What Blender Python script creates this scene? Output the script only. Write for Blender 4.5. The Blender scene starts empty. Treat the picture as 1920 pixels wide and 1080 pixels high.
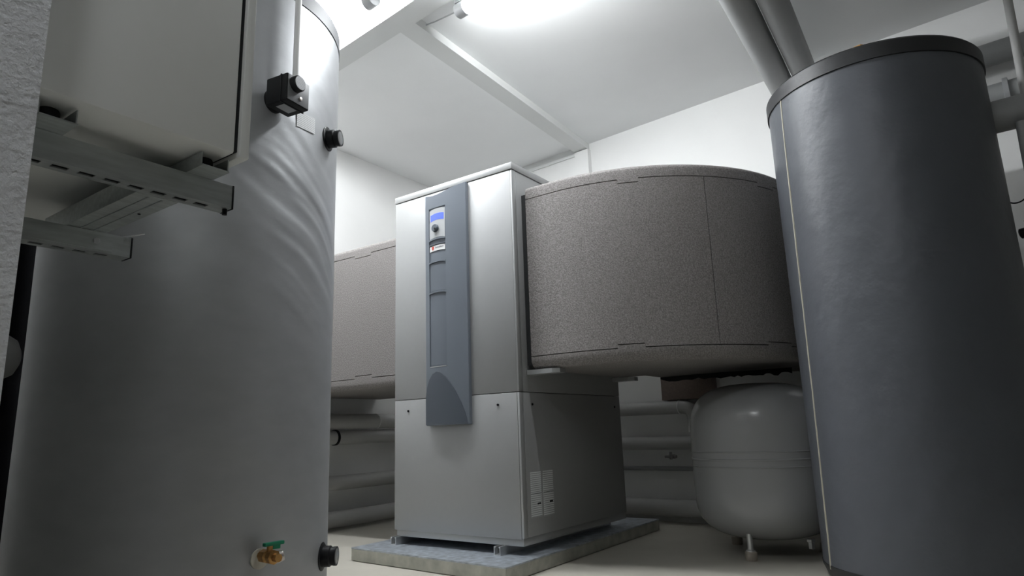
import bpy, bmesh, math, random
from mathutils import Vector, Matrix, noise
random.seed(7)
sc = bpy.context.scene
COL = sc.collection
PI = math.pi
# ------------------------------------------------------------------ camera
cam = bpy.data.cameras.new('camera'); cam.sensor_width = 36.0; cam.lens = 1240.24 / 1920 * 36
cam.clip_start = 0.02
co = bpy.data.objects.new('camera', cam); COL.objects.link(co)
r_ = Vector((0.8105110799, 0.5847793143, -0.0332406808))
u_ = Vector((0.1493677834, -0.1514835992, 0.9771089931))
f_ = Vector((-0.5663577090, 0.7969227520, 0.2101263256))
co.matrix_world = Matrix(((r_.x, u_.x, -f_.x, 1.7447), (r_.y, u_.y, -f_.y, -2.4825),
                          (r_.z, u_.z, -f_.z, 0.49696), (0, 0, 0, 1)))
sc.camera = co
# ------------------------------------------------------------------ world, exposure
w = bpy.data.worlds.new('world'); sc.world = w; w.use_nodes = True
w.node_tree.nodes['Background'].inputs[0].default_value = (0.75, 0.8, 0.9, 1)
w.node_tree.nodes['Background'].inputs[1].default_value = 0.03
vs = sc.view_settings
vs.view_transform = 'Standard'; vs.look = 'None'; vs.gamma = 1.0; vs.use_curve_mapping = False
vs.exposure = 0.0
LAMP1 = 200.0
LAMP2 = 300.0
LAMP3 = 118.0

# ------------------------------------------------------------------ materials
def mat(name, col, rough=0.5, metal=0.0, var=0.0, vscale=6.0, bump=0.0, bscale=60.0, stretch=(1, 1, 1),
        spec=0.5, emit=None, estr=0.0, detail=4.0, bdist=0.004, coat=0.0):
    m = bpy.data.materials.new(name); m.use_nodes = True
    nt = m.node_tree; N = nt.nodes; L = nt.links
    b = N['Principled BSDF']
    b.inputs['Base Color'].default_value = (*col, 1); b.inputs['Roughness'].default_value = rough
    b.inputs['Metallic'].default_value = metal; b.inputs['Specular IOR Level'].default_value = spec
    b.inputs['Coat Weight'].default_value = coat
    tc = N.new('ShaderNodeTexCoord'); mp = N.new('ShaderNodeMapping')
    mp.inputs['Scale'].default_value = stretch
    L.new(tc.outputs['Object'], mp.inputs['Vector'])
    if var:
        n = N.new('ShaderNodeTexNoise'); n.inputs['Scale'].default_value = vscale; n.inputs['Detail'].default_value = detail
        L.new(mp.outputs[0], n.inputs['Vector'])
        rp = N.new('ShaderNodeValToRGB')
        rp.color_ramp.elements[0].position = 0.3; rp.color_ramp.elements[1].position = 0.7
        rp.color_ramp.elements[0].color = (*[max(0, c * (1 - var)) for c in col], 1)
        rp.color_ramp.elements[1].color = (*[min(1, c * (1 + var)) for c in col], 1)
        L.new(n.outputs['Fac'], rp.inputs['Fac']); L.new(rp.outputs[0], b.inputs['Base Color'])
    if bump:
        n2 = N.new('ShaderNodeTexNoise'); n2.inputs['Scale'].default_value = bscale; n2.inputs['Detail'].default_value = detail
        L.new(mp.outputs[0], n2.inputs['Vector'])
        bp = N.new('ShaderNodeBump'); bp.inputs['Strength'].default_value = bump; bp.inputs['Distance'].default_value = bdist
        L.new(n2.outputs['Fac'], bp.inputs['Height']); L.new(bp.outputs[0], b.inputs['Normal'])
    if emit:
        b.inputs['Emission Color'].default_value = (*emit, 1); b.inputs['Emission Strength'].default_value = estr
    return m

def print_mat(name, paper, ink, sz, sx):
    # small printed rows: brick cells in object space turned into broken lines of type
    m = mat(name, paper, 0.45)
    nt = m.node_tree; N = nt.nodes; L = nt.links; b = N['Principled BSDF']
    tc = N.new('ShaderNodeTexCoord'); sep = N.new('ShaderNodeSeparateXYZ'); L.new(tc.outputs['Generated'], sep.inputs[0])
    cmb = N.new('ShaderNodeCombineXYZ')
    L.new(sep.outputs['Z'], cmb.inputs['Y'])
    ad = N.new('ShaderNodeMath'); ad.operation = 'ADD'; L.new(sep.outputs['X'], ad.inputs[0]); L.new(sep.outputs['Y'], ad.inputs[1])
    L.new(ad.outputs[0], cmb.inputs['X'])
    mp = N.new('ShaderNodeMapping'); mp.inputs['Scale'].default_value = (sx, sz, 1); L.new(cmb.outputs[0], mp.inputs['Vector'])
    n = N.new('ShaderNodeTexNoise'); n.inputs['Scale'].default_value = 1.0; n.inputs['Detail'].default_value = 3
    L.new(mp.outputs[0], n.inputs['Vector'])
    wv = N.new('ShaderNodeMath'); wv.operation = 'SINE'
    mu = N.new('ShaderNodeMath'); mu.operation = 'MULTIPLY'; mu.inputs[1].default_value = sz * 2.2 * PI
    L.new(sep.outputs['Z'], mu.inputs[0]); L.new(mu.outputs[0], wv.inputs[0])
    m2 = N.new('ShaderNodeMath'); m2.operation = 'MULTIPLY'; L.new(wv.outputs[0], m2.inputs[0]); L.new(n.outputs['Fac'], m2.inputs[1])
    rp = N.new('ShaderNodeValToRGB'); rp.color_ramp.elements[0].position = 0.12; rp.color_ramp.elements[1].position = 0.3
    rp.color_ramp.elements[0].color = (*paper, 1); rp.color_ramp.elements[1].color = (*ink, 1)
    L.new(m2.outputs[0], rp.inputs['Fac']); L.new(rp.outputs[0], b.inputs['Base Color'])
    return m

M = {}
M['wall'] = mat('white_wall_paint', (0.86, 0.86, 0.85), 0.9, var=0.02, vscale=3, bump=0.12, bscale=90)
M['ceil'] = mat('white_ceiling_paint', (0.86, 0.87, 0.87), 0.9, var=0.02, vscale=2, bump=0.06, bscale=70)
M['concrete'] = mat('raw_concrete', (0.22, 0.22, 0.21), 0.9, var=0.1, vscale=3, bump=0.1)
M['beam'] = mat('shaded_beam_white', (0.70, 0.71, 0.70), 0.9, var=0.02, vscale=2, bump=0.06, bscale=70)  # greyer than the ceiling: shade of beams and ledge put into the colour
M['plaster'] = mat('rough_plaster', (0.82, 0.83, 0.86), 0.95, var=0.06, vscale=14, bump=1.0, bscale=110, bdist=0.006, detail=6)
M['floor'] = mat('beige_floor_paint', (0.52, 0.495, 0.435), 0.45, var=0.05, vscale=5, bump=0.05, bscale=30)
M['galv'] = mat('galvanised_sheet', (0.46, 0.50, 0.55), 0.42, 0.6, var=0.28, vscale=28, bump=0.05, bscale=40)
M['galvd'] = mat('galvanised_edge', (0.44, 0.44, 0.39), 0.5, 0.4, var=0.2, vscale=16, bump=0.05, bscale=40)
M['strut'] = mat('zinc_strut', (0.50, 0.53, 0.53), 0.4, 0.75, var=0.12, vscale=35, stretch=(3, 0.4, 3))
M['silver'] = mat('silver_sheet_enamel', (0.385, 0.39, 0.39), 0.5, 0.5, var=0.01, vscale=40, bump=0.03, bscale=400, bdist=0.001)
M['silverd'] = mat('silver_trim', (0.45, 0.46, 0.46), 0.35, 0.6)
M['fascia'] = mat('blue_grey_plastic', (0.130, 0.149, 0.176), 0.42, bump=0.04, bscale=500, bdist=0.0008)
M['flap'] = mat('dark_blue_grey_plastic', (0.062, 0.074, 0.092), 0.5)
M['inset'] = mat('blue_grey_inset', (0.116, 0.134, 0.160), 0.42)
M['display'] = mat('light_grey_plastic', (0.42, 0.43, 0.44), 0.4)
M['lcd'] = mat('blue_screen', (0.05, 0.08, 0.5), 0.2, emit=(0.13, 0.20, 0.95), estr=0.75)
M['black'] = mat('black_plastic', (0.006, 0.0065, 0.008), 0.45, spec=0.25)
M['blackm'] = mat('black_rubber', (0.010, 0.011, 0.012), 0.8, bump=0.3, bscale=60)
M['red'] = mat('red_print', (0.55, 0.06, 0.03), 0.5)
M['ink'] = mat('grey_print', (0.25, 0.25, 0.27), 0.5)
M['white'] = mat('white_plastic', (0.78, 0.78, 0.77), 0.4)
M['pvc'] = mat('white_pvc_jacket', (0.46, 0.46, 0.45), 0.45, var=0.03, vscale=8)
M['pvcg'] = mat('grey_pvc_jacket', (0.34, 0.35, 0.35), 0.5, var=0.03, vscale=8, bump=0.03, bscale=30)
M['cabinet'] = mat('cabinet_powder_coat', (0.80, 0.81, 0.79), 0.5, bump=0.05, bscale=500, bdist=0.001)
M['jacketL'] = mat('silver_foil_jacket', (0.42, 0.43, 0.445), 0.47, 0.5, var=0.04, vscale=10, bump=0.14, bscale=6, bdist=0.012, stretch=(1, 1, 2.0), detail=6)
M['lidL'] = mat('grey_lid_plastic', (0.17, 0.175, 0.185), 0.5)
M['jacketR'] = mat('grey_tank_jacket', (0.092, 0.099, 0.113), 0.44, var=0.03, vscale=5, bump=0.45, bscale=10, bdist=0.010)
M['capR'] = mat('black_tank_cap', (0.022, 0.023, 0.025), 0.5, bump=0.1, bscale=80)
M['stub'] = mat('grey_pipe_end', (0.16, 0.16, 0.16), 0.6)
M['zip'] = mat('cream_zip', (0.55, 0.52, 0.42), 0.7, var=0.1, vscale=40)
M['vessel'] = mat('grey_vessel_enamel', (0.33, 0.335, 0.34), 0.24, coat=0.3)
M['chrome'] = mat('chrome', (0.66, 0.67, 0.68), 0.3, 0.75)
M['brass'] = mat('brass', (0.48, 0.27, 0.10), 0.35, 0.9, var=0.2, vscale=60)
M['nickel'] = mat('nickel', (0.65, 0.60, 0.56), 0.3, 0.9)
M['nickeld'] = mat('dull_nickel', (0.30, 0.29, 0.28), 0.4, 0.8)
M['green'] = mat('green_lever', (0.0, 0.20, 0.10), 0.4)
M['cream'] = mat('cream_rosette', (0.55, 0.53, 0.46), 0.6)
M['glass'] = mat('gauge_face', (0.22, 0.225, 0.23), 0.2)
M['matblack'] = mat('gap_shade_black', (0.006, 0.006, 0.007), 0.95, spec=0.05, bump=0.2)  # dead black so the added column reads as a deeply shaded gap
M['foot'] = mat('beige_rubber_foot', (0.40, 0.36, 0.31), 0.7)
M['brown'] = mat('brown_foam_block', (0.20, 0.155, 0.135), 0.9, var=0.1, vscale=90, bump=0.2, bscale=200)
M['tube'] = mat('lit_fluorescent_tube1', (0.9, 0.9, 0.9), 0.4, emit=(0.95, 0.98, 1.0), estr=LAMP1)
M['tube2'] = mat('lit_fluorescent_tube2', (0.9, 0.9, 0.9), 0.4, emit=(0.95, 0.98, 1.0), estr=LAMP2)
M['tube3'] = mat('lit_fluorescent_tube3', (0.9, 0.9, 0.9), 0.4, emit=(0.95, 0.98, 1.0), estr=LAMP3)
M['lampgrey'] = mat('lamp_housing', (0.42, 0.43, 0.44), 0.45)
M['label'] = print_mat('type_plate_print', (0.60, 0.62, 0.62), (0.26, 0.27, 0.27), 20, 30)
M['sticker'] = print_mat('sticker_print', (0.90, 0.91, 0.92), (0.55, 0.56, 0.58), 9, 9)
M['dial'] = print_mat('dial_print', (0.36, 0.37, 0.39), (0.22, 0.22, 0.24), 8, 8)

def epp_material():
    m = mat('grey_brown_foam', (0.15, 0.135, 0.13), 0.72)
    nt = m.node_tree; N = nt.nodes; L = nt.links; b = N['Principled BSDF']
    tc = N.new('ShaderNodeTexCoord')
    v = N.new('ShaderNodeTexNoise'); v.inputs['Scale'].default_value = 190; v.inputs['Detail'].default_value = 2.5
    L.new(tc.outputs['Object'], v.inputs['Vector'])
    rp = N.new('ShaderNodeValToRGB'); rp.color_ramp.elements[0].position = 0.32; rp.color_ramp.elements[1].position = 0.70
    rp.color_ramp.elements[0].color = (0.138, 0.126, 0.121, 1); rp.color_ramp.elements[1].color = (0.300, 0.281, 0.273, 1)
    L.new(v.outputs['Fac'], rp.inputs['Fac']); L.new(rp.outputs[0], b.inputs['Base Color'])
    bp = N.new('ShaderNodeBump'); bp.inputs['Strength'].default_value = 0.5; bp.inputs['Distance'].default_value = 0.003
    L.new(v.outputs['Fac'], bp.inputs['Height']); L.new(bp.outputs[0], b.inputs['Normal'])
    return m
M['epp'] = epp_material()

# ------------------------------------------------------------------ helpers
def link(name, bm, m, parent=None, smooth=40, label=None):
    me = bpy.data.meshes.new(name)
    bmesh.ops.recalc_face_normals(bm, faces=bm.faces[:])
    bm.to_mesh(me); bm.free()
    me.materials.append(M[m] if isinstance(m, str) else m)
    if smooth:
        for p in me.polygons: p.use_smooth = True
        me.set_sharp_from_angle(angle=math.radians(smooth))
    o = bpy.data.objects.new(name, me); COL.objects.link(o)
    if parent: o.parent = parent; o.matrix_parent_inverse = Matrix.Translation(-Vector(parent.location))
    if label: o['label'] = label
    return o

def thing(name, label, cat, loc=(0, 0, 0), group=None):
    o = bpy.data.objects.new(name, None); COL.objects.link(o); o.location = loc
    o.empty_display_size = 0.1
    o['label'] = label; o['category'] = cat
    if group: o['group'] = group
    return o

def tag(o, label, cat, group=None):
    o['label'] = label; o['category'] = cat
    if group: o['group'] = group
    return o

def struct(name, bm, m, smooth=0, parent=None):
    o = link(name, bm, m, parent, smooth)
    if not parent: o['kind'] = 'structure'
    return o

def box(bm, x0, x1, y0, y1, z0, z1, bev=0.0, mtx=None):
    vs = [bm.verts.new((x, y, z)) for x in (x0, x1) for y in (y0, y1) for z in (z0, z1)]
    idx = [(0, 1, 3, 2), (4, 6, 7, 5), (0, 4, 5, 1), (2, 3, 7, 6), (0, 2, 6, 4), (1, 5, 7, 3)]
    fs = [bm.faces.new([vs[i] for i in f]) for f in idx]
    if bev:
        es = list({e for f in fs for e in f.edges})
        r = bmesh.ops.bevel(bm, geom=es, offset=bev, segments=2, affect='EDGES', profile=0.5)
        vs = list({v for f in r['faces'] for v in f.verts} | {v for v in vs if v.is_valid})
    if mtx is not None:
        for v in vs: v.co = mtx @ v.co
    return vs

def B(*a, **k):
    bm = bmesh.new(); box(bm, *a, **k); return bm

def prism(pts, z0, z1, bev=0.0):
    bm = bmesh.new()
    lo = [bm.verts.new((x, y, z0)) for x, y in pts]; hi = [bm.verts.new((x, y, z1)) for x, y in pts]
    n = len(pts)
    bm.faces.new(lo[::-1]); bm.faces.new(hi)
    for i in range(n): bm.faces.new((lo[i], lo[(i + 1) % n], hi[(i + 1) % n], hi[i]))
    if bev: bmesh.ops.bevel(bm, geom=bm.edges[:], offset=bev, segments=2, affect='EDGES', profile=0.5)
    return bm

def frame(axis):
    z = Vector(axis).normalized()
    x = z.orthogonal().normalized(); y = z.cross(x)
    return x, y, z

def lathe(prof, origin=(0, 0, 0), axis=(0, 0, 1), seg=48, bm=None, closed=False):
    """prof: (radius, height) along axis; ends on the axis are fanned, other ends capped."""
    bm = bm or bmesh.new()
    x, y, z = frame(axis); o = Vector(origin); rings = []
    for r, h in prof:
        if r < 1e-6: rings.append([bm.verts.new(o + z * h)])
        else: rings.append([bm.verts.new(o + z * h + (x * math.cos(2 * PI * k / seg) + y * math.sin(2 * PI * k / seg)) * r) for k in range(seg)])
    for a, b in zip(rings[:-1], rings[1:]):
        for k in range(seg):
            q = (k + 1) % seg
            if len(a) == 1 and len(b) == 1: continue
            if len(a) == 1: bm.faces.new((a[0], b[q], b[k]))
            elif len(b) == 1: bm.faces.new((a[k], a[q], b[0]))
            else: bm.faces.new((a[k], a[q], b[q], b[k]))
    if len(rings[0]) > 1: bm.faces.new(rings[0][::-1])
    if len(rings[-1]) > 1: bm.faces.new(rings[-1])
    return bm

def tube(path, r, seg=24, bm=None):
    bm = bm or bmesh.new(); P = [Vector(p) for p in path]; rings = []
    t0 = (P[1] - P[0]).normalized(); n = t0.orthogonal().normalized()
    for i, p in enumerate(P):
        t = (P[min(i + 1, len(P) - 1)] - P[max(i - 1, 0)]).normalized()
        n = (n - t * n.dot(t)).normalized(); b = t.cross(n)
        rings.append([bm.verts.new(p + (n * math.cos(2 * PI * k / seg) + b * math.sin(2 * PI * k / seg)) * r) for k in range(seg)])
    for a, c in zip(rings[:-1], rings[1:]):
        for k in range(seg): bm.faces.new((a[k], a[(k + 1) % seg], c[(k + 1) % seg], c[k]))
    bm.faces.new(rings[0][::-1]); bm.faces.new(rings[-1])
    return bm

def bend(p0, corner, p1, rad, n=10):
    """path p0 -> corner -> p1 with a rounded corner"""
    p0, c, p1 = Vector(p0), Vector(corner), Vector(p1)
    a = (p0 - c).normalized(); b = (p1 - c).normalized()
    out = [p0]
    for i in range(n + 1):
        t = i / n
        out.append((c + a * rad) * (1 - t) ** 2 + c * 2 * t * (1 - t) + (c + b * rad) * t ** 2)
    return out + [p1]

ZF = -0.10
# room axes are turned a few degrees against the machine
def rear_y(x): return 1.655 - 0.083 * x

# ------------------------------------------------------------------ structure
XL, XR, YF, ZC = -1.95, 4.6, -7.5, 2.60
struct('floor', prism([(XL - .1, YF), (XR, YF), (XR, rear_y(XR) + .1), (XL - .1, rear_y(XL) + .1)], ZF - 0.1, ZF), 'floor')
struct('ceiling', prism([(XL - .1, YF), (XR, YF), (XR, rear_y(XR) + .1), (XL - .1, rear_y(XL) + .1)], ZC, ZC + 0.1), 'ceil')
struct('wall_left', prism([(XL + .07, YF), (XL - .04, rear_y(XL)), (XL - .14, rear_y(XL)), (XL - .1, YF)], ZF, ZC), 'wall')
struct('wall_rear', prism([(XL - .14, rear_y(XL - .14)), (XR, rear_y(XR)), (XR, rear_y(XR) + .1), (XL - .14, rear_y(XL - .14) + .1)], ZF, ZC), 'wall')
struct('wall_right', prism([(XR, YF), (XR + .1, YF), (XR + .1, rear_y(XR) + .1), (XR, rear_y(XR) + .1)], ZF, ZC), 'concrete')
struct('wall_front', prism([(XL - .1, YF - .1), (XR + .1, YF - .1), (XR + .1, YF), (XL - .1, YF)], ZF, ZC), 'concrete')
struct('wall_near', prism([(0.42, -2.18), (0.42, YF), (0.80, YF), (0.75, -2.18)], ZF, ZC), 'plaster')
struct('wall_side', prism([(-1.9, -2.19), (-1.9, YF), (0.42, YF), (0.42, -2.18)], ZF, ZC), 'concrete')
# ceiling beams (trim), ledge and pilaster
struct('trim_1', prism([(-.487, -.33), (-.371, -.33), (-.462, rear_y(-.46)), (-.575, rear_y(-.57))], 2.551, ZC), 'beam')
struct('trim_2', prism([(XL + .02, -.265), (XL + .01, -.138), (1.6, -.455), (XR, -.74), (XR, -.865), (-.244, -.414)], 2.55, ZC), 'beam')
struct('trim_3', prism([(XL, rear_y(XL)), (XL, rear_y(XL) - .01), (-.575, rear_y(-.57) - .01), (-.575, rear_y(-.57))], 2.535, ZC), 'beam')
struct('trim_4', prism([(-.572, rear_y(-.57)), (-.570, rear_y(-.57) - .045), (-.452, rear_y(-.45) - .045), (-.450, rear_y(-.45))], ZF, 2.545), 'wall')

# ------------------------------------------------------------------ plinth slab with sheet-metal skin
pl = thing('equipment_plinth', 'low galvanised sheet covered slab on the floor under the heat pump', 'plinth', (-.42, .55, ZF))
cor = [(-.918, -.168), (.064, -.224), (.050, 1.303), (-.925, 1.31)]
link('core', prism([(-.91, -.160), (.056, -.215), (.043, 1.295), (-.917, 1.302)], ZF, -.044), 'galvd', pl, 0)
link('top_sheet', prism(cor, -.044, -.038), 'galv', pl, 0)
for a, b in ((0, 1), (1, 2), (2, 3), (3, 0)):
    p, q = Vector(cor[a]), Vector(cor[b]); d = (q - p).normalized(); n = Vector((d.y, -d.x))
    s = p + d * .002; e = q - d * .002
    link('edge_sheet', prism([s[:], e[:], (e - n * .006)[:], (s - n * .006)[:]], ZF + .004, -.0445), 'galvd', pl, 0)

# ------------------------------------------------------------------ heat pump
W_, D_, H_ = .793, 1.003, 1.78
hp = thing('heat_pump', 'tall silver heat pump with blue-grey control strip, standing on the galvanised slab', 'heat pump', (-.4, .5, 0))
SEAM = .667
link('base_frame', B(-W_ + .012, -.006, .006, D_ - .01, 0.0, .034, bev=.002), 'silverd', hp)
link('lower_front_panel', B(-W_, -.013, 0, .02, .030, SEAM - .0015, bev=.002), 'silver', hp)
link('upper_front_panel', B(-W_, -.010, 0, .02, SEAM + .0015, 1.742, bev=.002), 'silver', hp)
for z0, z1 in ((.034, SEAM - .0015), (SEAM + .0015, 1.742)):
    link('corner_post', B(-.0115, 0.0, .0015, .033, z0, z1, bev=.0015), 'silverd', hp)
    link('side_panel', B(-.024, -.001, .0355, D_ - .004, z0, z1, bev=.002), 'silver', hp)
    link('side_panel', B(-W_, -W_ + .024, .024, D_ - .004, z0, z1, bev=.002), 'silver', hp)
link('rear_panel', B(-W_ + .026, -.026, D_ - .02, D_, .034, 1.742), 'silver', hp)
link('inner_box', B(-W_ + .026, -.026, .022, D_ - .022, .034, 1.742), 'blackm', hp, 0)
link('lid', B(-W_ - .003, .003, -.004, D_ + .003, 1.7445, H_, bev=.003), 'silver', hp)
for x, z in ((-.695, .610), (-.121, .614)):
    link('screw', lathe([(0, 0), (.0055, 0), (.0055, .004), (.003, .005), (.003, .002), (0, .002)], (x, -.0002, z), (0, -1, 0), 14), 'black', hp)
for y, z in ((.103, .612), (.929, .606)):
    link('screw', lathe([(0, 0), (.0055, 0), (.0055, .004), (.003, .005), (.003, .002), (0, .002)], (-.0008, y, z), (1, 0, 0), 14), 'black', hp)
for k, y0 in enumerate((.066, .168)):
    pz = link('type_plate', B(-.001, .0006, y0, y0 + .084, .113 - .004 * k, .308), 'label', hp, 0)
    for (dz, h, a, b) in ((.052, .008, .048, .076), (.1, .002, .0, .084)):
        link('print_block', B(.0004, .0009, y0 + a, y0 + b, .113 + dz, .113 + dz + h), 'black', pz, 0)
# ---- control fascia: bowed strip with a hollow column of fields
fx0, fx1, fz0 = -.550, -.276, .532
def fy(x): return -(.034 - .016 * ((x + .43) / .155) ** 2)
def ftop(x):
    t = (x - fx0) / (fx1 - fx0)
    return 1.724 - .020 * math.sin(PI * min(1, t * 1.25)) * (1 - t) + .018 * t ** 2
xs = [fx0, fx0 + .004, -.535, -.5185, -.5160, -.49, -.46, -.43, -.4045, -.4020, -.38, -.36, -.34, -.32, -.30, -.285, fx1 - .002, fx1]
zs_ = [fz0, fz0 + .004, .60, .70, .8135, .816, 1.0, 1.2, 1.4, 1.6, 1.642, 1.6445, 1.68, None]
bm = bmesh.new(); g = []
for x in xs:
    col_ = []
    for z in zs_:
        zz = ftop(x) if z is None else z
        if z == 1.68: zz = 1.6445 + (ftop(x) - 1.6445) * .6
        y = fy(x)
        if -.517 < x < -.403 and .815 < zz < 1.643: y += .006
        if x in (fx0, fx1) or z == fz0: y += .003
        col_.append(bm.verts.new((x, y, zz)))
    g.append(col_)
for i in range(len(xs) - 1):
    for j in range(len(zs_) - 1): bm.faces.new((g[i][j], g[i + 1][j], g[i + 1][j + 1], g[i][j + 1]))
bd = [c[0] for c in g] + [v for v in g[-1][1:]] + [c[-1] for c in g[::-1][1:]] + [v for v in g[0][::-1][1:-1]]
bk = [bm.verts.new((v.co.x, -.0005, v.co.z)) for v in bd]
for i in range(len(bd)):
    j = (i + 1) % len(bd); bm.faces.new((bd[i], bd[j], bk[j], bk[i]))
fas = link('control_fascia', bm, 'fascia', hp, 25)
def strip(name, x0, x1, z0, z1, y0, y1, m, par, n=6, bow=0.0, bev=False):
    """thin piece following the bowed fascia: y0/y1 offsets in front of / behind fy; bow raises the middle"""
    bm = bmesh.new(); R = []
    for k in range(n + 1):
        x = x0 + (x1 - x0) * k / n; t = k / n; dz = bow * (4 * t * (1 - t))
        R.append([bm.verts.new((x, fy(x) + a, z + dz)) for a, z in ((y0, z0), (y0, z1), (y1, z1), (y1, z0))])
    for a, b in zip(R[:-1], R[1:]):
        for q in range(4): bm.faces.new((a[q], a[(q + 1) % 4], b[(q + 1) % 4], b[q]))
    bm.faces.new(R[0][::-1]); bm.faces.new(R[-1])
    return link(name, bm, m, par, 35)
for z in (1.470, 1.350, 1.190):
    strip('ridge', -.518, -.402, z - .004, z + .004, -.0015, .005, 'fascia', fas, bow=.006)
strip('ridge', -.516, -.404, .815, .819, -.001, .005, 'silverd', fas)
strip('field', -.5145, -.4055, .824, 1.184, .0045, .0055, 'inset', fas)
strip('field', -.5145, -.4055, 1.200, 1.342, .0045, .0055, 'inset', fas, bow=.004)
dsp = strip('display_module', -.5145, -.4055, 1.476, 1.632, .002, .0055, 'display', hp, bow=.008)
strip('screen', -.506, -.414, 1.572, 1.606, .0012, .0019, 'lcd', dsp, bow=.006)
kx = -.470
link('knob', lathe([(0, 0), (.021, 0), (.020, .010), (.017, .013), (0, .011)], (kx, fy(kx) + .002, 1.532), (0, -1, 0.05), 28), 'flap', dsp)
link('knob_mark', lathe([(0, 0), (.007, 0), (.006, .002), (0, .002)], (kx + .006, fy(kx) - .0105, 1.526), (0, -1, 0), 14), 'black', dsp)
bad = strip('name_badge', -.514, -.406, 1.410, 1.438, .0025, .0055, 'white', hp, bow=.003)
bm = bmesh.new()   # small red shield beside a line of type
sh = [(-.499, 1.436), (-.483, 1.436), (-.483, 1.424), (-.491, 1.414), (-.499, 1.424)]
f = [bm.verts.new((x, fy(x) + .0018, z + .001)) for x, z in sh]; b2 = [bm.verts.new((x, fy(x) + .0026, z + .001)) for x, z in sh]
bm.faces.new(f); bm.faces.new(b2[::-1])
for i in range(5): bm.faces.new((f[i], f[(i + 1) % 5], b2[(i + 1) % 5], b2[i]))
link('shield_mark', bm, 'red', bad, 0)
for k in range(9):
    x = -.474 + k * .0065
    strip('printed_letter', x, x + .0045, 1.425, 1.432 + (.002 if k in (0, 5) else 0), .0018, .0025, 'ink', bad, n=1)
strip('dark_lip', -.5145, -.4055, 1.440, 1.448, .000, .0055, 'flap', fas, bow=.004)
# flap with its arched top
arch = [(-.5475, .535), (-.5475, .668), (-.538, .715), (-.520, .755), (-.495, .782), (-.468, .792), (-.440, .785), (-.410, .764),
        (-.380, .732), (-.350, .690), (-.322, .640), (-.300, .590), (-.284, .535)]
bm = bmesh.new()
f = [bm.verts.new((x, fy(x) - .004, z)) for x, z in arch]; b2 = [bm.verts.new((x, fy(x) + .002, z)) for x, z in arch]
n = len(arch)
for i in range(n): bm.faces.new((f[i], f[(i + 1) % n], b2[(i + 1) % n], b2[i]))
low = [bm.verts.new((x, fy(x) - .004, .535)) for x, z in arch[1:-1]]
lowf = [f[0]] + low + [f[-1]]
for i in range(n - 1):
    vs4 = [lowf[i], lowf[i + 1], f[i + 1], f[i]]
    vv = []
    for v in vs4:
        if v not in vv: vv.append(v)
    if len(vv) > 2: bm.faces.new(vv)
bmesh.ops.remove_doubles(bm, verts=bm.verts[:], dist=.00005)
link('service_flap', bm, 'flap', hp, 35)

# mounting rails between machine and plinth (C profile)
def c_rail(x, y0, y1, z0, h=.0375, wd=.036):
    pts = [(-wd / 2, 0), (wd / 2, 0), (wd / 2, h), (wd / 4, h), (wd / 4, h - .006), (wd / 2 - .004, h - .006), (wd / 2 - .004, .004),
           (-wd / 2 + .004, .004), (-wd / 2 + .004, h - .006), (-wd / 4, h - .006), (-wd / 4, h), (-wd / 2, h)]
    bm = bmesh.new()
    a = [bm.verts.new((x + px, y0, z0 + pz)) for px, pz in pts]; b = [bm.verts.new((x + px, y1, z0 + pz)) for px, pz in pts]
    bm.faces.new(a); bm.faces.new(b[::-1])
    for i in range(len(pts)): bm.faces.new((a[i], a[(i + 1) % len(pts)], b[(i + 1) % len(pts)], b[i]))
    return bm
tag(link('mounting_rail', c_rail(-.772, -.028, 1.0, -.038), 'chrome', None, 30), 'short shiny C-rail under the left front corner of the heat pump', 'rail', 'rails under the heat pump')
tag(link('mounting_rail', c_rail(-.124, -.034, 1.0, -.038), 'chrome', None, 30), 'short shiny C-rail under the right front corner of the heat pump', 'rail', 'rails under the heat pump')

# ------------------------------------------------------------------ foam air ducts
ZB, ZT, ZBOT, ZTOP = .827, 1.593, .768, 1.655
def duct_panel(path, s0, s1, notches_t, notches_b, th=.03, gap=.002):
    """wall panel along an outline path between arc lengths s0..s1; notches step the seam"""
    bm = bmesh.new(); R = []
    for s, p, nrm in path:
        if s < s0 - 1e-6 or s > s1 + 1e-6: continue
        zt = ZT - gap - sum(h for a, b, h in notches_t if a - 1e-6 <= s <= b + 1e-6)
        zb = ZB + gap + sum(h for a, b, h in notches_b if a - 1e-6 <= s <= b + 1e-6)
        o = p; i = p - nrm * th
        R.append([bm.verts.new((o.x, o.y, zb)), bm.verts.new((o.x, o.y, zt)), bm.verts.new((i.x, i.y, zt)), bm.verts.new((i.x, i.y, zb))])
    for a, b in zip(R[:-1], R[1:]):
        for q in range(4): bm.faces.new((a[q], a[(q + 1) % 4], b[(q + 1) % 4], b[q]))
    bm.faces.new(R[0][::-1]); bm.faces.new(R[-1])
    return bm
def duct_rim(path, notches, zs, zend, sign, rr=.022, th=.03, gap=.002):
    bm = bmesh.new(); R = []
    for s, p, nrm in path:
        z0 = zs - sign * sum(h for a, b, h in notches if a - 1e-6 <= s <= b + 1e-6) + sign * gap
        prof = [(-th, z0), (0, z0)]
        zc = zend - sign * rr
        for k in range(7):
            t = k / 6 * PI / 2
            prof.append((-rr + rr * math.cos(t), zc + sign * rr * math.sin(t)))
        prof.append((-th - .01, zend)); prof.append((-th - .01, z0))
        R.append([bm.verts.new((p.x + nrm.x * o, p.y + nrm.y * o, z)) for o, z in prof])
    m = len(R[0])
    for a, b in zip(R[:-1], R[1:]):
        for q in range(m): bm.faces.new((a[q], a[(q + 1) % m], b[(q + 1) % m], b[q]))
    bm.faces.new(R[0][::-1]); bm.faces.new(R[-1])
    return bm
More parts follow.
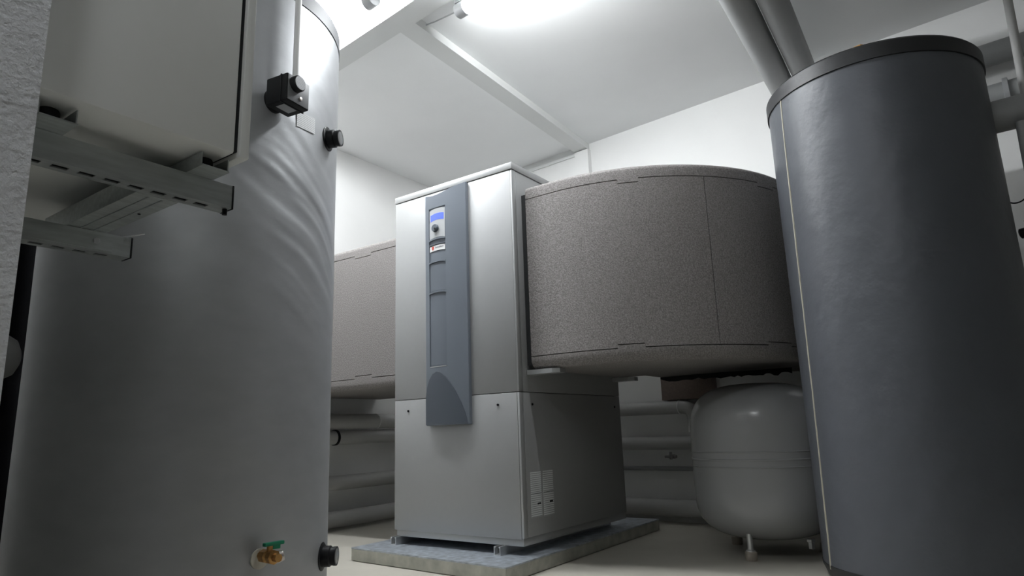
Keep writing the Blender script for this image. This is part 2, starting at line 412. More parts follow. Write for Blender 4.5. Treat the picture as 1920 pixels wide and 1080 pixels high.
def steps(path, cuts):
    """insert doubled samples at the notch edges so the seam steps sharply"""
    out = []
    import bisect
    extra = []
    for c in cuts: extra += [c - .0016, c + .0016]
    S = sorted([q[0] for q in path] + extra)
    ss = [q[0] for q in path]
    for s in S:
        k = max(1, min(len(ss) - 1, bisect.bisect_left(ss, s)))
        a, b = path[k - 1], path[k]
        t = 0 if b[0] == a[0] else (s - a[0]) / (b[0] - a[0])
        out.append((s, a[1].lerp(b[1], t), a[2].lerp(b[2], t).normalized()))
    return out
# right-hand duct: a quarter bend from the machine round to the rear wall
dr = thing('air_duct', 'bulging grey-brown foam air duct curving from the heat pump to the rear wall', 'air duct', (.5, .8, ZBOT))
RC = Vector((.185, .945)); RAD = .885
yend = 1.50
path = []; s = 0; last = None
def addp(p, n):
    global s, last
    if last is not None: s += (p - last).length
    last = p; path.append((s, p.copy(), n.copy()))
for k in range(6): addp(Vector((.035 + (.185 - .035) * k / 6, .060)), Vector((0, -1)))
for k in range(61):
    t = -PI / 2 + PI / 2 * k / 60
    n_ = Vector((math.cos(t), math.sin(t))); addp(RC + n_ * RAD, n_)
for k in range(1, 8): addp(Vector((1.070, .945 + (yend - .945) * k / 7)), Vector((1, 0)))
SMAX = path[-1][0]
def s_at(x, y):
    return min(path, key=lambda q: (q[1] - Vector((x, y))).length)[0]
sj = s_at(.828, .325)
nt_ = [(s_at(.498, .118), s_at(.588, .155), .018), (s_at(.999, .586), s_at(1.035, .70), .018)]
nb_ = [(s_at(.459, .10), s_at(.571, .145), .016), (s_at(.98, .54), s_at(1.03, .70), .014)]
path = steps(path, [c for a in nt_ + nb_ for c in a[:2]] + [sj])
link('curved_panel', duct_panel(path, 0, sj - .0016, nt_, nb_), 'epp', dr, 30)
link('curved_panel', duct_panel(path, sj + .0016, SMAX, nt_, nb_), 'epp', dr, 30)
inner_path = [(0.03, Vector((.145, .94)), Vector((-.7, .7))), ]
link('top_rim', duct_rim(path, nt_, ZT, ZTOP, 1), 'epp', dr, 40)
link('bottom_rim', duct_rim(path, nb_, ZB, ZBOT, -1, rr=.045, th=.06), 'epp', dr, 40)
def duct_plan(off):
    q = [(p - n * off)[:] for _, p, n in path]
    return q + [(.190, yend), (.190, .950), (.035, .950)]
link('top_plate', prism(duct_plan(.03), ZTOP - .03, ZTOP - .001), 'epp', dr, 0)
link('bottom_plate', prism(duct_plan(.06), ZBOT + .001, ZBOT + .03), 'epp', dr, 0)
link('inner_panel', prism([(.035, .92), (.22, .92), (.22, yend), (.19, yend), (.19, .95), (.035, .95)], ZBOT + .03, ZTOP - .03), 'epp', dr, 0)
link('gasket', B(.001, .034, .075, .945, ZBOT + .02, ZTOP - .03), 'blackm', dr, 0)
for y0, y1, L_ in ((.066, .13, .17), (.92, .985, .13)):
    link('support_bracket', prism([(.002, y0), (L_ - .03, y0), (L_, y0 + .02), (L_, y1), (.002, y1)], ZBOT - .022, ZBOT - .001), 'silverd', dr, 0)
# left-hand duct: straight run into the left wall
dl = thing('air_duct', 'straight grey-brown foam air duct between the heat pump and the left wall', 'air duct', (-1.4, .5, ZBOT - .02))
path = []; s = 0; last = None
xl = XL + .0 - .005
for k in range(25): addp(Vector((-.830 + (xl + .830) * k / 24, .10 - .0)), Vector((0, -1)))
off = .015
ZB, ZT, ZBOT, ZTOP = .814, 1.546, .752, 1.600
def sx_(x): return abs(x + .830)
nt_ = [(sx_(-1.10), sx_(-1.24), .016)]; nb_ = [(sx_(-1.08), sx_(-1.22), .016)]
path = steps(path, [c for a in nt_ + nb_ for c in a[:2]])
SMAX = path[-1][0]
link('flat_panel', duct_panel(path, 0, SMAX, nt_, nb_), 'epp', dl, 30)
link('top_rim', duct_rim(path, nt_, ZT, ZTOP, 1), 'epp', dl, 40)
link('bottom_rim', duct_rim(path, nb_, ZB, ZBOT, -1, rr=.035, th=.05), 'epp', dl, 40)
link('top_plate', B(xl, -.830, .13, .98, ZTOP - .03, ZTOP - .001), 'epp', dl, 0)
link('bottom_plate', B(xl, -.830, .15, .98, ZBOT + .001, ZBOT + .03), 'epp', dl, 0)
link('rear_panel', B(xl, -.830, .95, .98, ZBOT + .03, ZTOP - .03), 'epp', dl, 0)
link('gasket', B(-.832, -.795, .12, .97, ZBOT + .02, ZTOP - .02), 'blackm', dl, 0)

# brown block and ragged sealing tape where the duct meets the wall
tag(link('foam_block', prism([(.02, 1.555), (.36, 1.53), (.36, rear_y(.36)), (.02, rear_y(.02))], .650, .80, bev=.004), 'brown', None, 30),
    'rough brown foam block on the rear wall just under the curved air duct', 'block')
bm = bmesh.new(); R = []
for k in range(41):
    x = .20 + .72 * k / 40
    zl = .767 - .028 - .018 * noise.noise(Vector((x * 22, 1, 0))) - .008 * noise.noise(Vector((x * 70, 3, 0)))
    if k < 3: zl += .014 * (3 - k) / 3
    y = 1.12 + .02 * math.sin(x * 9)
    R.append([bm.verts.new((x, y, .766)), bm.verts.new((x, y - .004, zl)), bm.verts.new((x, y + .004, zl)), bm.verts.new((x, y + .012, .766))])
for a, b in zip(R[:-1], R[1:]):
    for q in range(4): bm.faces.new((a[q], a[(q + 1) % 4], b[(q + 1) % 4], b[q]))
bm.faces.new(R[0][::-1]); bm.faces.new(R[-1])
link('sealing_strip', bm, 'blackm', dr, 30, 'ragged black sealing strip')

# ------------------------------------------------------------------ expansion vessel
VC = Vector((.79, .885)); VR = .322
ve = thing('expansion_vessel', 'rounded light grey pressure vessel on short chrome legs under the curved duct', 'vessel', (VC.x, VC.y, ZF))
def vprof(zlo, zhi, zflat, sgn):
    out = []
    for k in range(15):
        t = k / 14 * PI / 2
        rr = VR * (math.sin(t)) ** .62 if k else 0
        h = (math.cos(t)) ** .80 if k < 14 else 0
        out.append((rr, zflat + (zhi - zflat) * h))
    return out
up = vprof(0, .682, .45, 1); dn = vprof(0, -.032, .16, -1)
link('upper_shell', lathe(up + [(VR, .334)], (VC.x, VC.y, 0), (0, 0, 1), 72), 'vessel', ve, 50)
link('lower_shell', lathe([(r, z) for r, z in dn] + [(VR, .330)], (VC.x, VC.y, 0), (0, 0, 1), 72), 'vessel', ve, 50)
for z, h in ((.366, .004), (.332, .006), (.300, .004)):
    link('weld_band', lathe([(VR - .002, z - h), (VR + .003, z - h * .5), (VR + .004, z), (VR + .003, z + h * .5), (VR - .002, z + h)], (VC.x, VC.y, 0), (0, 0, 1), 72), 'vessel', ve, 60)
for a in (-94.5, 25.5, 145.5):
    px, py = VC.x + .245 * math.cos(math.radians(a)), VC.y + .245 * math.sin(math.radians(a))
    lg = link('leg', lathe([(.012, -.062), (.020, -.062), (.020, -.056), (.0125, -.052), (.0125, .055)], (px, py, 0), (0, 0, 1), 20), 'chrome', ve)
    link('rubber_foot', lathe([(.024, ZF), (.026, ZF + .004), (.026, -.064), (.022, -.0605)], (px, py, 0), (0, 0, 1), 24), 'foot', lg)
link('drain_fitting', lathe([(.014, -.06), (.014, -.032), (.02, -.03), (.02, -.02)], (VC.x + .20, VC.y - .08, 0), (0, 0, 1), 6), 'chrome', ve)

# ------------------------------------------------------------------ right-hand tank
RT = Vector((1.495, .609)); RR = .4115
rt = thing('storage_tank', 'dark grey jacketed cylinder tank with black cap and a cream zip line', 'tank', (RT.x, RT.y, ZF))
def jacket(C, rad, z0, z1, na, nz, fn, rnd=.004):
    bm = bmesh.new(); R = []
    for j in range(nz + 1):
        z = z0 + (z1 - z0) * j / nz; row = []
        for k in range(na):
            a = -PI + 2 * PI * k / na
            r = rad + fn(a, z)
            row.append(bm.verts.new((C.x + r * math.cos(a), C.y + r * math.sin(a), z)))
        R.append(row)
    for j in range(nz):
        for k in range(na):
            q = (k + 1) % na; bm.faces.new((R[j][k], R[j][q], R[j + 1][q], R[j + 1][k]))
    bm.faces.new(R[0][::-1]); bm.faces.new(R[-1])
    return bm
def fR(a, z):
    d = .0012 * noise.noise(Vector((math.cos(a) * 2.2, math.sin(a) * 2.2, z * 3.0))) + .0006 * noise.noise(Vector((math.cos(a) * 7, math.sin(a) * 7, z * 8)))
    da = (math.degrees(a) + 128.4); dz = z - .905
    d -= .006 * math.exp(-(da / 1.4) ** 2 - (dz / .013) ** 2)
    return d
link('jacket', jacket(RT, RR, -.052, 1.848, 220, 110, fR), 'jacketR', rt, 50)
link('top_cap', lathe([(RR - .01, 1.838), (RR + .006, 1.838), (RR + .006, 1.896), (RR - .002, 1.906), (0, 1.908)], (RT.x, RT.y, 0), (0, 0, 1), 96), 'capR', rt, 35)
link('base_ring', lathe([(RR - .03, ZF), (RR - .012, ZF + .008), (RR + .003, ZF + .045), (RR + .003, -.046), (RR - .01, -.046)], (RT.x, RT.y, 0), (0, 0, 1), 96), 'capR', rt, 35)
zz = [(-.095, -148.6), (.07, -147.0), (.37, -144.6), (.60, -143.1), (.89, -141.75), (1.27, -140.2), (1.62, -138.75), (1.80, -137.5), (1.846, -137.2)]
bm = bmesh.new(); R = []
NZ = 120
for k in range(NZ + 1):
    z = -.060 + (1.842 + .060) * k / NZ
    for (za, aa), (zb2, ab) in zip(zz[:-1], zz[1:]):
        if za <= z <= zb2: ang = aa + (ab - aa) * (z - za) / (zb2 - za)
    ang += .20 * noise.noise(Vector((z * 9, 0, 0))) + .10 * noise.noise(Vector((z * 30, 5, 0)))
    hw = math.degrees(.0042 / RR); o = []
    for da, dr_ in ((-hw, -.002), (-hw * .6, .0035), (hw * .6, .0035), (hw, -.002)):
        a = math.radians(ang + da); o.append(bm.verts.new((RT.x + (RR + dr_) * math.cos(a), RT.y + (RR + dr_) * math.sin(a), z)))
    R.append(o)
for a, b in zip(R[:-1], R[1:]):
    for q in range(4): bm.faces.new((a[q], a[(q + 1) % 4], b[(q + 1) % 4], b[q]))
bm.faces.new(R[0][::-1]); bm.faces.new(R[-1])
link('zip_strip', bm, 'zip', rt, 30)
link('vent_plug', lathe([(.016, 1.906), (.016, 1.94), (.026, 1.942), (.026, 1.966), (.014, 1.972), (0, 1.973)], (1.513, .33, 0), (0, 0, 1), 6), 'brass', rt)

# ------------------------------------------------------------------ left-hand tank
LT = Vector((-.580, -1.220)); LR = .4885
lt = thing('buffer_tank', 'big silver-grey foil jacketed tank with wrinkles beside the electrical cabinet', 'tank', (LT.x, LT.y, ZF))
def fL(a, z):
    P3 = Vector((math.cos(a) * 2.5, math.sin(a) * 2.5, z * 2.2))
    d = .0022 * noise.noise(P3)
    ad = math.degrees(a)
    # slanting folds in a band on the side turned to the machine
    m = math.exp(-((ad - 21) / 20) ** 2 - ((z - 1.22) / .26) ** 2)
    u = z * 1.0 + (ad * .0052) + .03 * noise.noise(Vector((ad * .05, z * 3, 2)))
    d += m * .0052 * (noise.noise(Vector((u * 15, ad * .012, 4))) + .55 * noise.noise(Vector((u * 31, ad * .02, 9))))
    m4 = math.exp(-((ad + 4) / 16) ** 2 - ((z - 1.36) / .10) ** 2)
    d += m4 * .0034 * noise.noise(Vector((u * 24, ad * .02, 31)))
    m2 = math.exp(-((ad - 12) / 26) ** 2 - ((z - 1.65) / .25) ** 2)
    d += m2 * .0022 * noise.noise(Vector(((z + ad * .006) * 16, ad * .03, 14)))
    m3 = math.exp(-((ad + 10) / 55) ** 2 - ((z - .85) / .75) ** 2)
    d += m3 * .0026 * noise.noise(Vector(((z + ad * .004) * 9, ad * .03, 24)))
    return d
link('jacket', jacket(LT, LR, ZF + .03, 2.042, 420, 260, fL), 'jacketL', lt, 60)
link('seam_band', lathe([(LR - .01, 2.0405), (LR - .001, 2.0405), (LR - .001, 2.0465), (LR - .01, 2.0465)], (LT.x, LT.y, 0), (0, 0, 1), 120), 'blackm', lt)
link('lid', lathe([(LR - .02, 2.046), (LR + .002, 2.046), (LR + .002, 2.106), (LR - .005, 2.113), (0, 2.115)], (LT.x, LT.y, 0), (0, 0, 1), 120), 'lidL', lt, 35)
link('base_ring', lathe([(LR - .03, ZF), (LR - .015, ZF), (LR - .012, ZF + .03), (LR - .03, ZF + .03)], (LT.x, LT.y, 0), (0, 0, 1), 96), 'capR', lt)
def Lpt(deg, r, z):
    a = math.radians(deg); return Vector((LT.x + r * math.cos(a), LT.y + r * math.sin(a), z))
def Ln(deg): return Vector((math.cos(math.radians(deg)), math.sin(math.radians(deg)), 0))
def sensor(deg, z):
    n_ = Ln(deg); o = Lpt(deg, LR - .004, z)
    s_ = link('sensor_plug', lathe([(.046, 0), (.046, .006), (.043, .008), (.034, .008), (.034, .032), (.030, .036), (.030, .046)], o, n_, 40), 'black', lt, 35, 'black round sensor plug')
    link('gauge_glass', lathe([(.026, .046), (.0265, .053), (.023, .055), (0, .055)], o, n_, 32), 'glass', s_)
    link('ring', lathe([(.0272, .044), (.031, .044), (.031, .054), (.0272, .054)], o, n_, 32), 'black', s_)
sensor(29.5, 1.597)
sensor(36.0, .100)
def curved_sheet(C, rad, a0, a1, z0, z1, th, sk=0.0, n=8):
    bm = bmesh.new(); R = []
    for k in range(n + 1):
        t = k / n; a = math.radians(a0 + (a1 - a0) * t); dz = sk * t
        R.append([bm.verts.new((C.x + r * math.cos(a), C.y + r * math.sin(a), z + dz)) for r, z in ((rad, z0), (rad + th, z0), (rad + th, z1), (rad, z1))])
    for a, b in zip(R[:-1], R[1:]):
        for q in range(4): bm.faces.new((a[q], a[(q + 1) % 4], b[(q + 1) % 4], b[q]))
    bm.faces.new(R[0][::-1]); bm.faces.new(R[-1])
    return bm
link('paper_sticker', curved_sheet(LT, LR + .0015, 6.5, 17.5, 1.562, 1.622, .0008, .008), 'sticker', lt)
# drain tap low down
dv = link('drain_tap', lathe([(.011, -.01), (.011, .02), (.019, .02), (.019, .045), (.014, .05), (.014, .062), (.020, .062), (.020, .078), (.012, .080), (.012, .10)], Lpt(-2.2, LR, .160), Ln(-1.5), 8), 'brass', lt, 30, 'brass tap with green lever')
link('rosette', lathe([(.016, .001), (.029, .001), (.029, .006), (.016, .006)], Lpt(-2.2, LR, .150), Ln(-1.5), 32), 'cream', dv)
t_ = Vector((-math.sin(math.radians(-1.5)), math.cos(math.radians(-1.5)), 0)); n_ = Ln(-1.5)
pc = Lpt(-2.2, LR + .055, .160)
link('valve_stem', lathe([(.009, 0), (.009, .03)], pc, (0, 0, 1), 12), 'brass', dv)
mt = Matrix.Translation(pc + Vector((0, 0, .034))) @ Matrix((( *(t_), 0), (*(-n_), 0), (0, 0, 1, 0), (0, 0, 0, 1))).transposed()
bm = bmesh.new(); box(bm, -.020, .044, -.008, .008, -.004, .006, bev=.002, mtx=mt); box(bm, .006, .030, -.0075, .0075, -.014, -.003, mtx=mt)
link('lever', bm, 'green', dv)
link('outlet', lathe([(.016, 0), (.017, .012), (.015, .026), (.011, .027), (.011, .01), (0, .01)], pc + t_ * .016 + Vector((0, 0, -.006)), t_ + n_ * .5 + Vector((0, 0, .25)), 20), 'nickel', dv)

# thermostat on its pocket in front of the left tank
TA = -5.0
tn = Ln(9.0); tt = Vector((-tn.y, tn.x, 0))
tb = thing('thermostat', 'black cube thermostat with grey dial fixed to the silver tank at the cable pipe end', 'thermostat', Lpt(TA, LR, 1.614))
def TM(deg=TA): return Matrix.Translation(Lpt(deg, LR, 1.618)) @ Matrix(((*tt, 0), (*tn, 0), (0, 0, 1, 0), (0, 0, 0, 1))).transposed()
tm = TM()
link('neck', lathe([(.040, .002), (.040, .012), (.034, .016), (.034, .026)], Lpt(TA, LR, 1.614), tn, 32), 'black', tb)
bm = bmesh.new(); box(bm, -.050, .050, .022, .116, -.046, .050, bev=.004, mtx=tm); box(bm, -.052, .052, .086, .092, -.048, .051, bev=.001, mtx=tm)
link('case', bm, 'black', tb)
bm = bmesh.new(); box(bm, -.047, .047, .116, .1175, -.043, .047, bev=.0005, mtx=tm)
link('cover_plate', bm, 'lidL', tb)
dk = tm @ Vector((-.014, .116, .020))
dd = link('dial', lathe([(.027, 0), (.027, .018), (.024, .022), (.021, .022)], dk, tn, 36), 'black', tb)
link('dial_face', lathe([(.0235, .0215), (.0225, .0235), (0, .0235)], dk, tn, 36), 'dial', dd, label='grey printed dial face')
link('screw', lathe([(.006, 0), (.006, .004), (0, .005)], tm @ Vector((.008, .1175, -.022)), tn, 16), 'nickel', tb)
bm = bmesh.new(); box(bm, -.030, .026, .048, .088, -.0472, -.0466, mtx=tm); link('rating_label', bm, 'dial', tb, 0)
# cable pipe above it
cp = tm @ Vector((.046, .055, .050))
tag(link('cable_pipe', tube([cp, cp + Vector((0, 0, .5)), (cp.x, cp.y, ZC)], .0115, 20), 'white', None), 'thin white vertical cable pipe running up from the black thermostat box', 'pipe')

# ------------------------------------------------------------------ electrical cabinet and its strut support
cb = thing('electrical_cabinet', 'light grey steel electrical cabinet on a strut frame at the near left wall', 'cabinet', (.3, -1.95, 1.03))
link('body', B(-.06, .640, -2.172, -1.826, 1.030, 1.95, bev=.004), 'cabinet', cb)
link('door_gasket', B(-.05, .632, -1.828, -1.8155, 1.038, 1.942), 'blackm', cb, 0)
link('door', B(-.062, .642, -1.816, -1.796, 1.026, 1.954, bev=.003), 'cabinet', cb)
for x in (.570, .03):
    for y in (-1.846, -2.110):
        link('rubber_foot', lathe([(.015, 1.0005), (.016, 1.004), (.016, 1.026), (.014, 1.0305)], (x, y, 0), (0, 0, 1), 24), 'blackm', cb)
def strut(name, X, y0, y1, z0, z1, lab):
    t = thing(name, lab, 'rail', (X - .02, (y0 + y1) / 2, z0), 'strut rails carrying the cabinet')
    # channel: side web, slotted underside with lips
    bm = bmesh.new()
    wd = .041
    ny = 0
    slots = [y1 - .053 - .0408 * k for k in range(12) if y1 - .053 - .0408 * k > y0 + .02]
    sides = ((X - .0025, X), (X - wd, X - wd + .0025))
    for a, b in sides: box(bm, a, b, y0, y1, z0, z1)
    box(bm, X - wd + .0025, X - .0025, y0, y1, z1 - .0025, z1)
    # underside with slots: strips between them
    xa, xb = X - wd + .0025, X - .0025
    sa, sb = X - .0275, X - .0135
    box(bm, xa, sa, y0, y1, z0, z0 + .0025); box(bm, sb, xb, y0, y1, z0, z0 + .0025)
    cur = y0
    for c in sorted(slots):
        box(bm, sa, sb, cur, c - .0125, z0, z0 + .0025); cur = c + .0125
    box(bm, sa, sb, cur, y1, z0, z0 + .0025)
    link('channel', bm, 'strut', t, 0)
    bm = bmesh.new(); box(bm, X - wd + .003, X - .003, y0 + .01, y1 - .003, z0 + .004, z1 - .006); link('dark_core', bm, 'blackm', t, 0)
    bm = bmesh.new(); box(bm, X - wd - .001, X + .001, y1, y1 + .004, z0 - .001, z1 + .001, bev=.001)
    link('end_cap', bm, 'black', t)
    return t
s1 = strut('strut_rail', .560, -2.178, -1.778, .950, .998, 'galvanised slotted rail directly under the front edge of the cabinet')
link('bolt', lathe([(.005, -.012), (.005, .0)], (.548, -1.785, .950), (0, 0, 1), 10), 'black', s1)
s2 = strut('strut_rail', .222, -2.178, -1.813, .903, .948, 'lower galvanised rail set further back beneath the cabinet')
for zz_ in (.918, .932): link('ridge', B(.222, .2235, -2.17, -1.86, zz_, zz_ + .003), 'strut', s2, 0)
link('joint_plate', B(.222, .2245, -2.10, -1.852, .908, .940), 'strut', s2, 0)
link('bolt', lathe([(.007, 0), (.007, .004)], (.2245, -1.885, .926), (1, 0, 0), 6), 'chrome', s2)
link('wire_tie', tube([(.20, -1.83, .949), (.225, -1.815, .953), (.232, -1.79, .962)], .0022, 8), 'chrome', s2)
def ubar(y0, y1, lab):
    bm = bmesh.new(); box(bm, .02, .618, y0, y1, .9985, 1.0005)
    for a, b in ((y0, y0 + .002), (y1 - .002, y1)): box(bm, .02, .612, a, b, 1.0005, 1.0265)
    o = link('support_channel', bm, 'strut', None, 0); tag(o, lab, 'bracket', 'U-channels under the cabinet')
ubar(-1.874, -1.820, 'open U-channel bracket across the rail under the door end of the cabinet')
ubar(-2.138, -2.083, 'open U-channel bracket across the rail beside the rough near wall')
def crossbar(y0, y1, lab):
    t = thing('cross_bar', lab, 'rail', (.3, (y0 + y1) / 2, .950), 'cross bars between the strut rails')
    link('bar', B(.10, .518, y0, y1, .949, .990, bev=.002), 'strut', t)
    ym = (y0 + y1) / 2
    for yy in (ym - .013, ym + .012): link('fold', B(.11, .51, yy - .0015, yy + .0015, .9475, .9492), 'strut', t, 0)
    link('rivet', lathe([(.003, 0), (.003, .0015)], (.40, ym + .022, .9475), (0, 0, 1), 8), 'black', t)
crossbar(-1.943, -1.863, 'wide zinc cross bar joining the two strut rails below the cabinet')
crossbar(-2.172, -2.110, 'zinc cross bar close to the rough wall, mostly hidden behind it')

# added black column holding the deep shade, and pale duct stub, in the gap between wall and left tank
tag(link('gap_shade_column', tube([(-1.30, -1.563, ZF), (-1.30, -1.563, 1.0), (-1.30, -1.563, ZC)], .085, 28), 'matblack', None), 'added black column standing in for the dark gap left of the silver tank', 'pipe')
tag(link('pipe_stub', lathe([(.068, 0), (.068, .335), (.063, .365), (.050, .388), (.027, .400), (0, .404)], (-.45, -2.188, .740), (0, 1, 0), 36), 'stub', None), 'pale round pipe end showing in the dark gap behind the near wall', 'pipe')

# ------------------------------------------------------------------ wall pipes
def pipe(name, path, r, lab, group=None, m='pvc', seg=28, cat='pipe'):
    t = thing(name, lab, cat, path[0], group)
    link('jacket', tube(path, r, seg), m, t)
    return t
G1 = 'white insulated pipes along the left wall'
xl_ = -1.86
p1 = pipe('insulated_pipe', [(xl_ + .015, -.75, .592), (xl_, .5, .592), (xl_ - .015, rear_y(xl_) - .02, .592)], .051, 'uppermost white insulated pipe on the left wall under the air duct', G1)
link('joint_ring', lathe([(.0515, -.003), (.0530, -.002), (.0530, .002), (.0515, .003)], (xl_ - .0045, .86, .592), (-.012, 1, 0), 36), 'white', p1)
p2 = pipe('insulated_pipe', [(xl_ + .005, -.75, .488), (xl_ - .01, .5, .488), (xl_ - .025, rear_y(xl_) - .02, .488)], .046, 'second white insulated pipe on the left wall, with a black clip', G1)
link('pipe_clip', lathe([(.0465, -.008), (.052, -.008), (.052, .008), (.0465, .008)], (xl_ - .009, .50, .488), (-.012, 1, 0), 32), 'black', p2)
pipe('insulated_pipe', [(xl_ + .02, -.75, .195), (xl_ + .005, .5, .195), (xl_ - .01, rear_y(xl_) - .02, .195)], .048, 'third white insulated pipe on the left wall, next lowest', G1)
pipe('insulated_pipe', [(xl_ + .03, -.75, -.032), (xl_ + .015, .5, -.032), (xl_, rear_y(xl_) - .02, -.032)], .052, 'lowest white insulated pipe on the left wall just above the floor', G1)
G2 = 'white insulated pipes along the rear wall'
def ry(x, d): return rear_y(x) - d
pr_ = pipe('insulated_pipe', bend((-.42, ry(-.42, .07), .605), (.218, ry(.218, .07), .605), (.218, ry(.218, .07), .45), .075), .042, 'upper rear-wall pipe that turns down beside the grey vessel', G2)
link('elbow_ring', lathe([(.0425, -.004), (.0445, -.003), (.0445, .003), (.0425, .004)], (.13, ry(.13, .07), .605), (1, -.083, 0), 32), 'white', pr_)
pipe('insulated_pipe', [(-.42, ry(-.42, .07), .385), (.3, ry(.3, .07), .385), (1.3, ry(1.3, .07), .385)], .041, 'middle white pipe on the rear wall running behind the grey vessel', G2)
pipe('insulated_pipe', [(-.42, ry(-.42, .07), -.008), (.3, ry(.3, .07), -.008), (1.3, ry(1.3, .07), -.008)], .052, 'lowest white pipe on the rear wall near the floor', G2)
tag(link('thin_pipe', tube([(-.42, ry(-.42, .03), .226), (.3, ry(.3, .03), .226), (1.3, ry(1.3, .03), .226)], .014, 14), 'pvcg', None), 'thin grey pipe on the rear wall below the small ball valve', 'pipe')
bv = thing('ball_valve', 'small metal ball valve on the rear wall between heat pump and grey vessel', 'valve', (.055, 1.56, .30))
bx, by = .055, ry(.055, .085)
link('body', lathe([(.008, -.05), (.008, -.022), (.013, -.02), (.013, .02), (.009, .022), (.009, .03)], (bx, by, .303), (1, -.08, 0), 10), 'nickeld', bv)
link('lever', B(bx - .010, bx + .008, by - .022, by - .017, .286, .332, bev=.002), 'nickeld', bv)
link('spindle', lathe([(.005, 0), (.005, .024)], (bx, by, .303), (0, -1, 0), 10), 'nickeld', bv)
link('wall_stub', lathe([(.007, 0), (.007, .09)], (bx - .045, by, .303), (.0, 1, 0), 10), 'nickeld', bv)

# overhead pair of big jacketed pipes
G3 = 'big jacketed pipes under the ceiling'
pipe('ceiling_pipe', bend((1.10, -.05, ZC), (1.075, -.05, 2.40), (1.0, rear_y(1.0), 2.40), .12), .068, 'left one of two thick grey jacketed pipes under the ceiling', G3, 'pvcg', 36)
pipe('ceiling_pipe', bend((1.232, .0, ZC), (1.210, .0, 2.40), (1.140, rear_y(1.14), 2.40), .12), .064, 'right one of two thick grey jacketed pipes under the ceiling', G3, 'pvcg', 36)

# pipework to the right of the dark tank
rp1 = pipe('header_pipe', [(1.72, rear_y(1.72) - .10, 2.26), (2.6, rear_y(2.6) - .10, 2.26), (3.4, rear_y(3.4) - .10, 2.26)], .058, 'upper thick grey pipe on the rear wall right of the dark tank', None, 'pvcg', 32)
rp2 = pipe('header_pipe', [(1.72, rear_y(1.72) - .10, 2.03), (2.6, rear_y(2.6) - .10, 2.03), (3.4, rear_y(3.4) - .10, 2.03)], .066, 'lower thick grey pipe on the rear wall right of the dark tank, with flange', None, 'pvcg', 32)
link('flange', lathe([(.0665, -.012), (.082, -.010), (.082, .010), (.0665, .012)], (2.02, rear_y(2.02) - .10, 2.03), (1, -.083, 0), 36), 'display', rp2)
rp3 = pipe('outlet_pipe', [(RT.x + .408, .72, 1.68), (2.4, .70, 1.68), (3.2, .68, 1.68)], .066, 'thick dark grey pipe leaving the right side of the dark tank', None, 'pvcg', 32)
tag(link('riser_pipe', tube([(2.035, .82, 1.75), (2.045, .86, 2.1), (2.06, .92, ZC)], .017, 18), 'pvc', None), 'thin white riser pipe between ceiling and the thick outlet pipe', 'pipe')
tag(link('drop_pipe', tube([(1.990, .66, 1.615), (1.985, .66, 1.3), (1.975, .66, 1.0), (1.96, .66, ZF)], .018, 18), 'pvcg', None), 'thin grey pipe dropping below the thick outlet pipe at the right edge', 'pipe')
vv = thing('stop_valve', 'black stop valve on the far right behind the dark tank', 'valve', (1.93, .66, 1.17))
link('body', lathe([(.012, -.04), (.020, -.036), (.020, -.01), (.012, -.008), (.012, .05), (.022, .052), (.022, .075), (.012, .08)], (1.958, .70, 1.185), (1, -.25, .12), 14), 'black', vv)
link('handle', lathe([(.006, 0), (.006, .03), (.018, .032), (.018, .044), (.006, .046)], (1.958, .70, 1.185), (0, 0, 1), 12), 'black', vv)
def smooth(P, n=6):
    P = [Vector(p) for p in P]; Q = [P[0]] + P + [P[-1]]; out = []
    for i in range(1, len(Q) - 2):
        for k in range(n):
            t = k / n; a, b, c, d = Q[i - 1:i + 3]
            out.append(.5 * (2 * b + (c - a) * t + (2 * a - 5 * b + 4 * c - d) * t * t + (3 * b - a - 3 * c + d) * t ** 3))
    return out + [P[-1]]
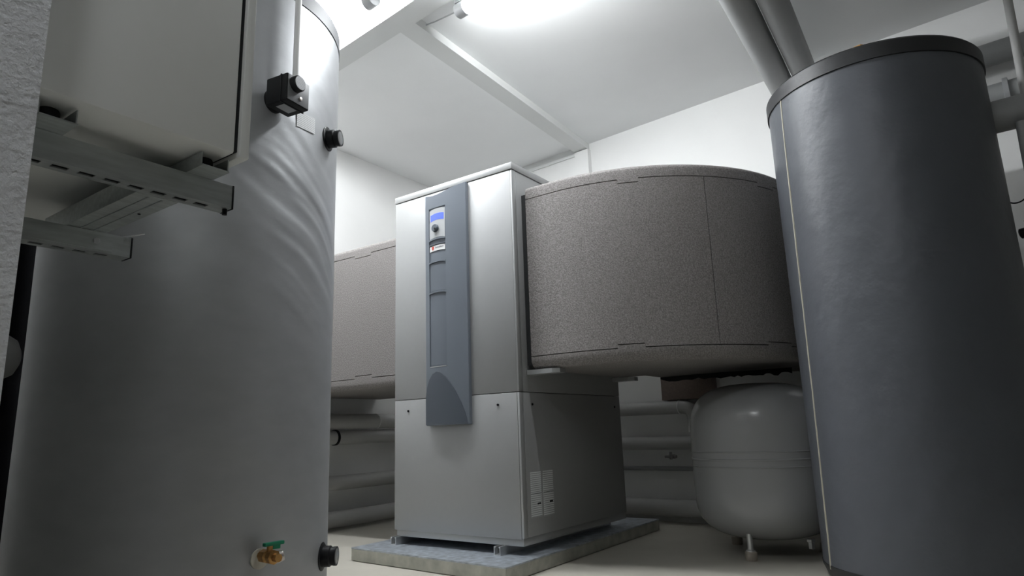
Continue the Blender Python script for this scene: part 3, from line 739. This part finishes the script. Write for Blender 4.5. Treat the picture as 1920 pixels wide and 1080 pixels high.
tag(link('cable', tube(smooth([(1.88, .80, 1.395), (1.91, .78, 1.335), (1.94, .75, 1.318), (1.97, .72, 1.330), (2.01, .70, 1.37), (2.05, .69, 1.44)]), .003, 8), 'black', None), 'thin black cable hanging in a loop right of the dark tank', 'cable')

# ------------------------------------------------------------------ lamps
def lamp(loc, dx, dy, L_, m, lab, stripm):
    t = thing('tube_lamp', lab, 'lamp', loc)
    d = Vector((dx, dy, 0)).normalized(); o = Vector(loc)
    link('end_cap', lathe([(.024, 0), (.036, .004), (.037, .06), (.027, .064)], o, d, 28), 'lampgrey', t)
    link('glass_tube', lathe([(.016, .0625), (.016, L_ - .0625)], o, d, 28), m, t)
    link('end_cap', lathe([(.027, L_ - .064), (.031, L_ - .06), (.030, L_ - .004), (.018, L_)], o, d, 28), 'lampgrey', t)
    bx_ = bmesh.new(); box(bx_, .0, L_, -.024, .024, .034, .060, bev=.003, mtx=Matrix.Translation(o) @ Matrix.Rotation(math.atan2(d.y, d.x), 4, 'Z'))
    if stripm == 1: link('batten', bx_, 'lampgrey', t, 0)
    for q in (.03, L_ - .03):
        c_ = o + d * q; link('clip', B(c_.x - .012, c_.x + .012, c_.y - .012, c_.y + .012, c_.z + .055, ZC), 'lampgrey', t, 0)
    return t
l1 = lamp((-.125, -.235, 2.530), 1, -.085, .95, 'tube', 'lit fluorescent tube lamp on the ceiling behind the cross beam', 1)
link('lamp_cable', tube([(-.12, -.23, 2.54), (-.20, -.215, 2.556), (-.30, -.205, 2.568), (-.365, -.205, 2.575)], .0035, 8), 'lampgrey', l1)
l2 = lamp((-.400, -.530, 2.567), -1, .085, 1.2, 'tube2', 'lit fluorescent tube lamp in front of the cross beam above the silver tank', 2)

l3 = lamp((1.25, -2.85, 2.53), 1, -.085, .66, 'tube3', 'lit fluorescent tube lamp on the ceiling behind the camera', 3)

# ------------------------------------------------------------------ put the floor at z = 0
bpy.context.view_layer.update()
for o in list(COL.objects):
    if o.parent is None: o.location.z += .10
